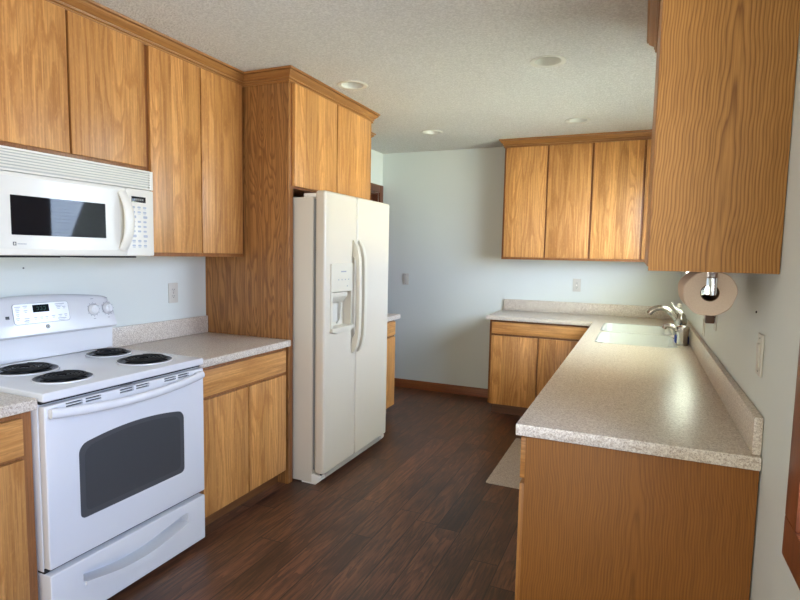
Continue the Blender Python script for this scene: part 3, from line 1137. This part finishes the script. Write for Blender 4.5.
# ------------------------------------------------------------------ microwave
t = thing('microwave', 'white over-the-range microwave mounted under the oak cabinet', 'microwave', (.2, 1.61, 1.402))
bm = B(.004, .366, Y0 + .002, Y1 - .002, 1.404, 1.811, .004)
obj('body', bm, M['white_plastic'], t)
bm = bmesh.new()
box(bm, .05, .34, 1.30, 1.55, 1.3955, 1.4035, .002)
box(bm, .05, .34, 1.66, 1.93, 1.3955, 1.4035, .002)
obj('grease_filter', bm, M['dark_metal'], t)
bm = bmesh.new()                                      # louvred vent
box(bm, .3665, .388, Y0 + .002, Y0 + .02, 1.722, 1.811, .002)
box(bm, .3665, .388, Y1 - .02, Y1 - .002, 1.722, 1.811, .002)
box(bm, .3665, .388, Y0 + .02, Y1 - .02, 1.722, 1.730, .001)
box(bm, .3665, .388, Y0 + .02, Y1 - .02, 1.802, 1.811, .001)
for k in range(6):
    zz = 1.7365 + k * .0112
    prism(bm, [(.368, zz + .006), (.388, zz), (.389, zz + .0060), (.370, zz + .0100)], 'y', Y0 + .02, Y1 - .02)
obj('vent_grille', bm, M['white_plastic'], t)
obj('vent_back', B(.3665, .3735, Y0 + .021, Y1 - .021, 1.731, 1.801), M['vent_shade'], t)
bm = bmesh.new()
prism(bm, rrect(Y0 + .003, 1.838, 1.406, 1.718, .006), 'x', .3665, .389, .003)
md = obj('door', bm, M['white_plastic'], t)
def glossy_white():
    k = NT('white_glass')
    k.set(Base_Color=lin(230, 226, 215), Roughness=.16)
    return k.m
M['white_glass'] = glossy_white()
bm = bmesh.new()
prism(bm, rrect(Y0 + .03, 1.797, 1.430, 1.703, .006), 'x', .3892, .3905)
obj('door_glass', bm, M['white_glass'], md)
bm = bmesh.new()
prism(bm, rrect(1.325, 1.728, 1.483, 1.634, .003), 'x', .3906, .3912)
obj('door_window', bm, M['black_glass'], md)
bm = bmesh.new()
for k in range(4):
    a, b = ((1.329, 1.341, 1.4535, 1.456), (1.329, 1.341, 1.4425, 1.445), (1.329, 1.3315, 1.4425, 1.456), (1.3385, 1.341, 1.4425, 1.456))[k][:2], ((1.329, 1.341, 1.4535, 1.456), (1.329, 1.341, 1.4425, 1.445), (1.329, 1.3315, 1.4425, 1.456), (1.3385, 1.341, 1.4425, 1.456))[k][2:]
    box(bm, .3906, .3911, a[0], a[1], b[0], b[1])
obj('emblem', bm, M['dark_metal'], md)
bm = bmesh.new()
for k in range(6):
    y = 1.346 + k * .0058
    box(bm, .3906, .3910, y, y + .0042, 1.4470, 1.4505)
obj('brand_print', bm, M['print_grey'], md)
bm = bmesh.new()
hp = []
for k in range(19):
    f = k / 18
    e = 2 * f - 1
    hp.append((.394 + .034 * (1 - abs(e) ** 2.4), 1.812 + .010 * (1 - e * e), 1.434 + f * .262))
tube(bm, hp, [.019 + .003 * (1 - abs(2 * k / 18 - 1)) for k in range(19)], 14, sx=.62, sy=1.15, ref=(1, 0, 0))
obj('handle', bm, M['white_plastic'], md)
bm = bmesh.new()
prism(bm, rrect(1.8395, Y1 - .003, 1.406, 1.718, .006), 'x', .3665, .388, .003)
cp = obj('control_panel', bm, M['white_plastic'], t)
obj('display', B(.3882, .3890, 1.868, 1.948, 1.657, 1.684, .0003), M['black_glass'], cp)
bm = bmesh.new()
for k in range(5):
    box(bm, .38905, .3894, 1.884 + k * .011, 1.890 + k * .011, 1.666, 1.675)
obj('display_digits', bm, M['grey_plastic'], cp)
bm = bmesh.new()
for r in range(9):
    zz = 1.634 - r * .0225
    for cidx in range(3):
        yy = 1.868 + cidx * .032
        if r in (2, 6) and cidx == 1:
            continue
        big = r in (2, 6)
        w = .024 if big else .019
        bm = bmesh.new()
        prism(bm, rrect(yy, yy + w, zz - (.006 if big else .0045), zz + (.006 if big else .0045), .004, 4), 'x', .3881, .3885)
        if r < 2 or r > 6:
            box(bm, .3881, .3885, yy + .002, yy + w - .002, zz - .0100, zz - .0078)
        obj('button', bm, M['button_blue'], cp)

# ------------------------------------------------------------------ sink, taps
def bowl(bm, b, depth, wall=.010):
    x0, x1, y0, y1 = b
    g = .001
    lv = [(-.013, .9115, .055), (-.010, .9130, .055), (.004, .9115, .048), (.012, .900, .045), (.024, .908 - depth + .045, .05), (.042, .908 - depth + .012, .055), (.075, .908 - depth, .05)]
    rows = []
    for inset, z, r in lv:
        rows.append([bm.verts.new((a, c_, z)) for a, c_ in rrect(x0 + g + inset, x1 - g - inset, y0 + g + inset, y1 - g - inset, max(.01, r - max(0, inset) * .3), 6)])
    n = len(rows[0])
    for p, q in zip(rows, rows[1:]):
        for k in range(n):
            bm.faces.new((p[k], p[(k + 1) % n], q[(k + 1) % n], q[k]))
    bm.faces.new(rows[-1][::-1])
    # outside skin
    ov = [(-.013, .9085, .055), (-.0005, .9083, .05), (-.0002, .86, .05), (.012, .908 - depth + .03, .05), (.04, .908 - depth - .004, .05), (.075, .908 - depth - .006, .05)]
    orow = []
    for inset, z, r in ov:
        orow.append([bm.verts.new((a, c_, z)) for a, c_ in rrect(x0 + g + inset, x1 - g - inset, y0 + g + inset, y1 - g - inset, max(.01, r), 6)])
    for p, q in zip([rows[0]] + orow, orow):
        for k in range(n):
            bm.faces.new((p[k], q[k], q[(k + 1) % n], p[(k + 1) % n]))
    bm.faces.new(orow[-1])
    bmesh.ops.recalc_face_normals(bm, faces=bm.faces)
t = thing('kitchen_sink', 'white double bowl kitchen sink set into the L-shaped countertop', 'sink', (2.56, 4.2, .908))
for b in BOWLS:
    bm = bmesh.new()
    bowl(bm, b, .17)
    s_ = obj('bowl', bm, M['sink_white'], t)
    bm = bmesh.new()
    lathe(bm, [(0, .002), (.03, .002), (.036, .006), (.042, .004), (.042, .0005), (0, .0005)], ((b[0] + b[1]) / 2, (b[2] + b[3]) / 2, .738), n=28)
    obj('drain', bm, M['chrome'], s_)

t = thing('faucet', 'chrome faucet with arched spout and lever beside the sink', 'faucet', (2.848, 4.05, .909))
bm = bmesh.new()
lathe(bm, [(0, 0), (.038, 0), (.038, .006), (.034, .012), (.034, .10), (.038, .108), (.038, .138), (.032, .146), (.029, .162), (.016, .178), (0, .181)], (2.844, 4.05, .909), n=32)
obj('body', bm, M['brushed_nickel'], t)
bm = bmesh.new()
tube(bm, [(2.842, 4.05, 1.020), (2.815, 4.05, 1.050), (2.785, 4.05, 1.085), (2.755, 4.05, 1.107), (2.722, 4.05, 1.115), (2.690, 4.05, 1.108), (2.665, 4.05, 1.092), (2.650, 4.05, 1.070)],
     [.022, .022, .0205, .019, .019, .0195, .0205, .0185], 16)
obj('spout', bm, M['brushed_nickel'], t)
bm = bmesh.new()
tube(bm, [(2.848, 4.05, 1.085), (2.836, 4.05, 1.097), (2.815, 4.05, 1.112), (2.797, 4.05, 1.132), (2.783, 4.05, 1.158)], [.022, .018, .012, .010, .009], 12)
obj('lever', bm, M['bright_chrome'], t)

t = thing('soap_dispenser', 'stubby chrome dispenser with curved spout at the near corner of the sink', 'dispenser', (2.848, 3.79, .909))
bm = bmesh.new()
lathe(bm, [(0, 0), (.036, 0), (.036, .004), (.031, .010), (.031, .05), (.038, .10), (.036, .116), (.018, .124), (0, .125)], (2.842, 3.79, .909), n=32)
obj('body', bm, M['brushed_nickel'], t)
bm = bmesh.new()
tube(bm, [(2.85, 3.79, .955), (2.828, 3.79, .985), (2.806, 3.79, 1.008), (2.782, 3.79, 1.022), (2.758, 3.79, 1.027), (2.742, 3.79, 1.022), (2.736, 3.79, 1.006)],
     [.020, .019, .017, .015, .014, .0145, .0135], 14)
obj('spout', bm, M['brushed_nickel'], t)

bm = B(2.806, 2.884, 3.85, 3.93, .9085, .957, .006)
tag(obj('sponge', bm, M['blue_sponge'], None, (2.855, 3.93, .9085)), 'blue sponge tucked behind the chrome soap dispenser', 'sponge')
t = thing('soap_bottle', 'clear plastic bottle standing behind the chrome faucet', 'bottle', (2.845, 4.28, .909))
bm = bmesh.new()
lathe(bm, [(0, 0), (.028, 0), (.031, .004), (.031, .14), (.026, .165), (.013, .18), (.012, .195), (.0, .196)], (2.845, 4.28, .909), n=28)
obj('bottle', bm, M['clear_plastic'], t)
bm = bmesh.new()
lathe(bm, [(.0, .1965), (.015, .1965), (.015, .218), (.011, .222), (0, .222)], (2.845, 4.28, .909), n=20)
obj('cap', bm, M['white_plastic'], t)

# ------------------------------------------------------------------ paper towel under the cabinet
RX, RZ, RR = 2.774, 1.340, .0700
t = thing('paper_towel_roll', 'paper towel roll hanging under the large oak wall cabinet', 'paper towel', (RX, 2.0, RZ))
bm = bmesh.new()
NT_ = 56
prof = [(.0255, 1.865), (RR - .003, 1.865), (RR, 1.868), (RR, 2.137), (RR - .003, 2.14), (.0255, 2.14)]
lathe(bm, prof, (RX, 0, RZ), (0, 1, 0), NT_, closed=True)
for v in bm.verts:                                    # slightly squashed, uneven outer wrap
    dx, dz = v.co.x - RX, v.co.z - RZ
    a = math.atan2(dz, dx)
    r = math.hypot(dx, dz)
    if r > .05:
        k = 1 + .022 * math.sin(2 * a + .6) + .016 * math.sin(5 * a) + .01 * math.sin(9 * a + 1)
        k = min(k, .0612 / max(.001, abs(math.sin(a))) / r) if dz > 0 else k
        v.co.x, v.co.z = RX + dx * k, RZ + dz * k
obj('roll', bm, M['paper'], t)
bm = bmesh.new()
lathe(bm, [(.0238, 1.864), (.0253, 1.864), (.0253, 2.141), (.0238, 2.141)], (RX, 0, RZ), (0, 1, 0), 32, closed=True)
obj('core', bm, M['cardboard'], t)
t = thing('towel_holder', 'chrome bracket holding the paper towel roll under the cabinet', 'holder', (RX, 2.0, 1.404))
obj('base_plate', B(RX - .014, RX + .014, 1.842, 2.165, 1.4015, 1.4045, .001), M['chrome'], t)
def arm(y, s):
    bm = bmesh.new()
    prism(bm, [(RX - .013, 1.402), (RX + .015, 1.402), (RX + .015, 1.338), (RX + .012, 1.334), (RX - .010, 1.334), (RX - .013, 1.338)], 'y', y - .0015, y + .0015, .0006)
    lathe(bm, [(0, .001), (.008, .001), (.008, .03), (.006, .034), (0, .034)], (RX + .001, y, 1.345), (0, s, 0), 20)
    return bm
obj('arm', arm(1.846, 1), M['bright_chrome'], t)
obj('arm', arm(2.160, -1), M['bright_chrome'], t)

# ------------------------------------------------------------------ floor mat
bm = bmesh.new()
prism(bm, rrect(1.752, 2.26, 3.315, 4.25, .012, 3), 'z', .0005, .009, .002)
tag(obj('floor_mat', bm, M['mat'], None, (2.0, 3.8, 0)), 'grey-brown woven mat on the dark floor beside the sink cabinets', 'mat')

# ------------------------------------------------------------------ outlets and switches (built facing -y, at origin)
def plate_bm():
    return B(-.036, .036, -.006, -.0008, -.060, .060, .003)
def make_outlet(label):
    t = thing('wall_outlet', label, 'outlet')
    obj('cover_plate', plate_bm(), M['ivory'], t)
    for s in (-1, 1):
        bm = bmesh.new()
        prism(bm, rrect(-.0165, .0165, s * .0195 - .0145, s * .0195 + .0145, .010), 'y', -.0075, -.0061, .0004)
        sk = obj('socket', bm, M['ivory'], t)
        bm = bmesh.new()
        box(bm, -.0075, -.0052, -.0079, -.0075, s * .0195 - .002, s * .0195 + .007)
        box(bm, .0052, .0075, -.0079, -.0075, s * .0195 - .002, s * .0195 + .006)
        lathe(bm, [(0, 0), (.0026, 0), (.0026, .0004), (0, .0004)], (0, -.0075, s * .0195 - .0075), (0, -1, 0), 10)
        obj('slots', bm, M['slot'], sk)
    bm = bmesh.new()
    lathe(bm, [(0, 0), (.003, 0), (.0028, .001), (0, .0012)], (0, -.0061, 0), (0, -1, 0), 10)
    obj('screw', bm, M['chrome'], t)
    return t
def make_switch(label):
    t = thing('light_switch', label, 'switch')
    obj('cover_plate', plate_bm(), M['ivory'], t)
    bm = bmesh.new()
    prism(bm, [(-.0061, -.033), (-.0085, -.033), (-.0115, .031), (-.0061, .033)], 'x', -.0165, .0165, .001)
    obj('rocker', bm, M['ivory'], t)
    for s in (-1, 1):
        bm = bmesh.new()
        lathe(bm, [(0, 0), (.003, 0), (.0028, .001), (0, .0012)], (0, -.0061, s * .048), (0, -1, 0), 10)
        obj('screw', bm, M['chrome'], t)
    return t
o1 = make_outlet('ivory duplex outlet on the far wall above the backsplash')
sw = make_switch('ivory rocker switch on the far wall beside the refrigerator')
dup(o1, (0, 2.478, 1.178), PI / 2, 'ivory duplex outlet on the wall between range and tall oak panel')
o3 = dup(o1, (XW, 2.86, 1.178), -PI / 2, 'ivory outlet with a brown plug below the paper towel roll')
o1.location = (2.042, YD, 1.180)
sw.location = (.292, YD, 1.176)
dup(sw, (XW, 1.84, 1.170), -PI / 2, 'ivory rocker switch on the near wall above the counter end')
dup(sw, (XW, 3.31, 1.094), -PI / 2, 'ivory switch plate low on the window wall beside the chrome faucet')
bm = B(XW - .046, XW - .009, 2.842, 2.878, 1.150, 1.190, .004)
tag(obj('power_plug', bm, M['brown_plug'], None, (XW - .02, 2.86, 1.2)), 'small brown plug in the outlet below the paper towel roll', 'plug')
for (p, ax, lab) in (((.0005, 1.606, 1.341), (1, 0, 0), 'tiny dark nail in the wall just under the microwave'),
                     ((XW - .0005, 1.947, 1.284), (-1, 0, 0), 'tiny dark nail in the wall above the near switch')):
    bm = bmesh.new()
    lathe(bm, [(0, 0), (.0035, 0), (.0035, .003), (0, .004)], p, ax, 10)
    tag(obj('nail', bm, M['black_plastic'], None, p), lab, 'nail')

# ------------------------------------------------------------------ recessed lamps (off)
def make_can():
    t = thing('recessed_light', 'lamp', 'ceiling light')
    bm = bmesh.new()
    lathe(bm, [(.070, -.001), (.088, -.006), (.096, -.004), (.098, -.0006), (.0785, -.0006)], (0, 0, 0), n=48, closed=True)
    obj('trim_ring', bm, M['lamp_trim'], t)
    bm = bmesh.new()
    lathe(bm, [(.0775, -.0004), (.070, -.001), (.066, .03), (.052, .105), (0, .105), (0, .108), (.056, .108), (.0775, .03)], (0, 0, 0), n=48, closed=False)
    obj('baffle', bm, M['lamp_baffle'], t)
    bm = bmesh.new()
    lathe(bm, [(0, .084), (.022, .087), (.030, .094), (.028, .101), (.016, .104), (0, .1045)], (0, 0, 0), n=32)
    obj('bulb', bm, M['white_plastic'], t)
    return t
can = make_can()
labs = ['recessed ceiling light nearest the large oak wall cabinet', 'recessed ceiling light beside the crown above the refrigerator',
        'recessed ceiling light near the pale far corner', 'recessed ceiling light just above the far wall cabinet']
for i, (lx, ly) in enumerate(LAMPS):
    if i:
        dup(can, (lx, ly, H), 0, labs[i])
can.location = (LAMPS[0][0], LAMPS[0][1], H)
can['label'] = labs[0]
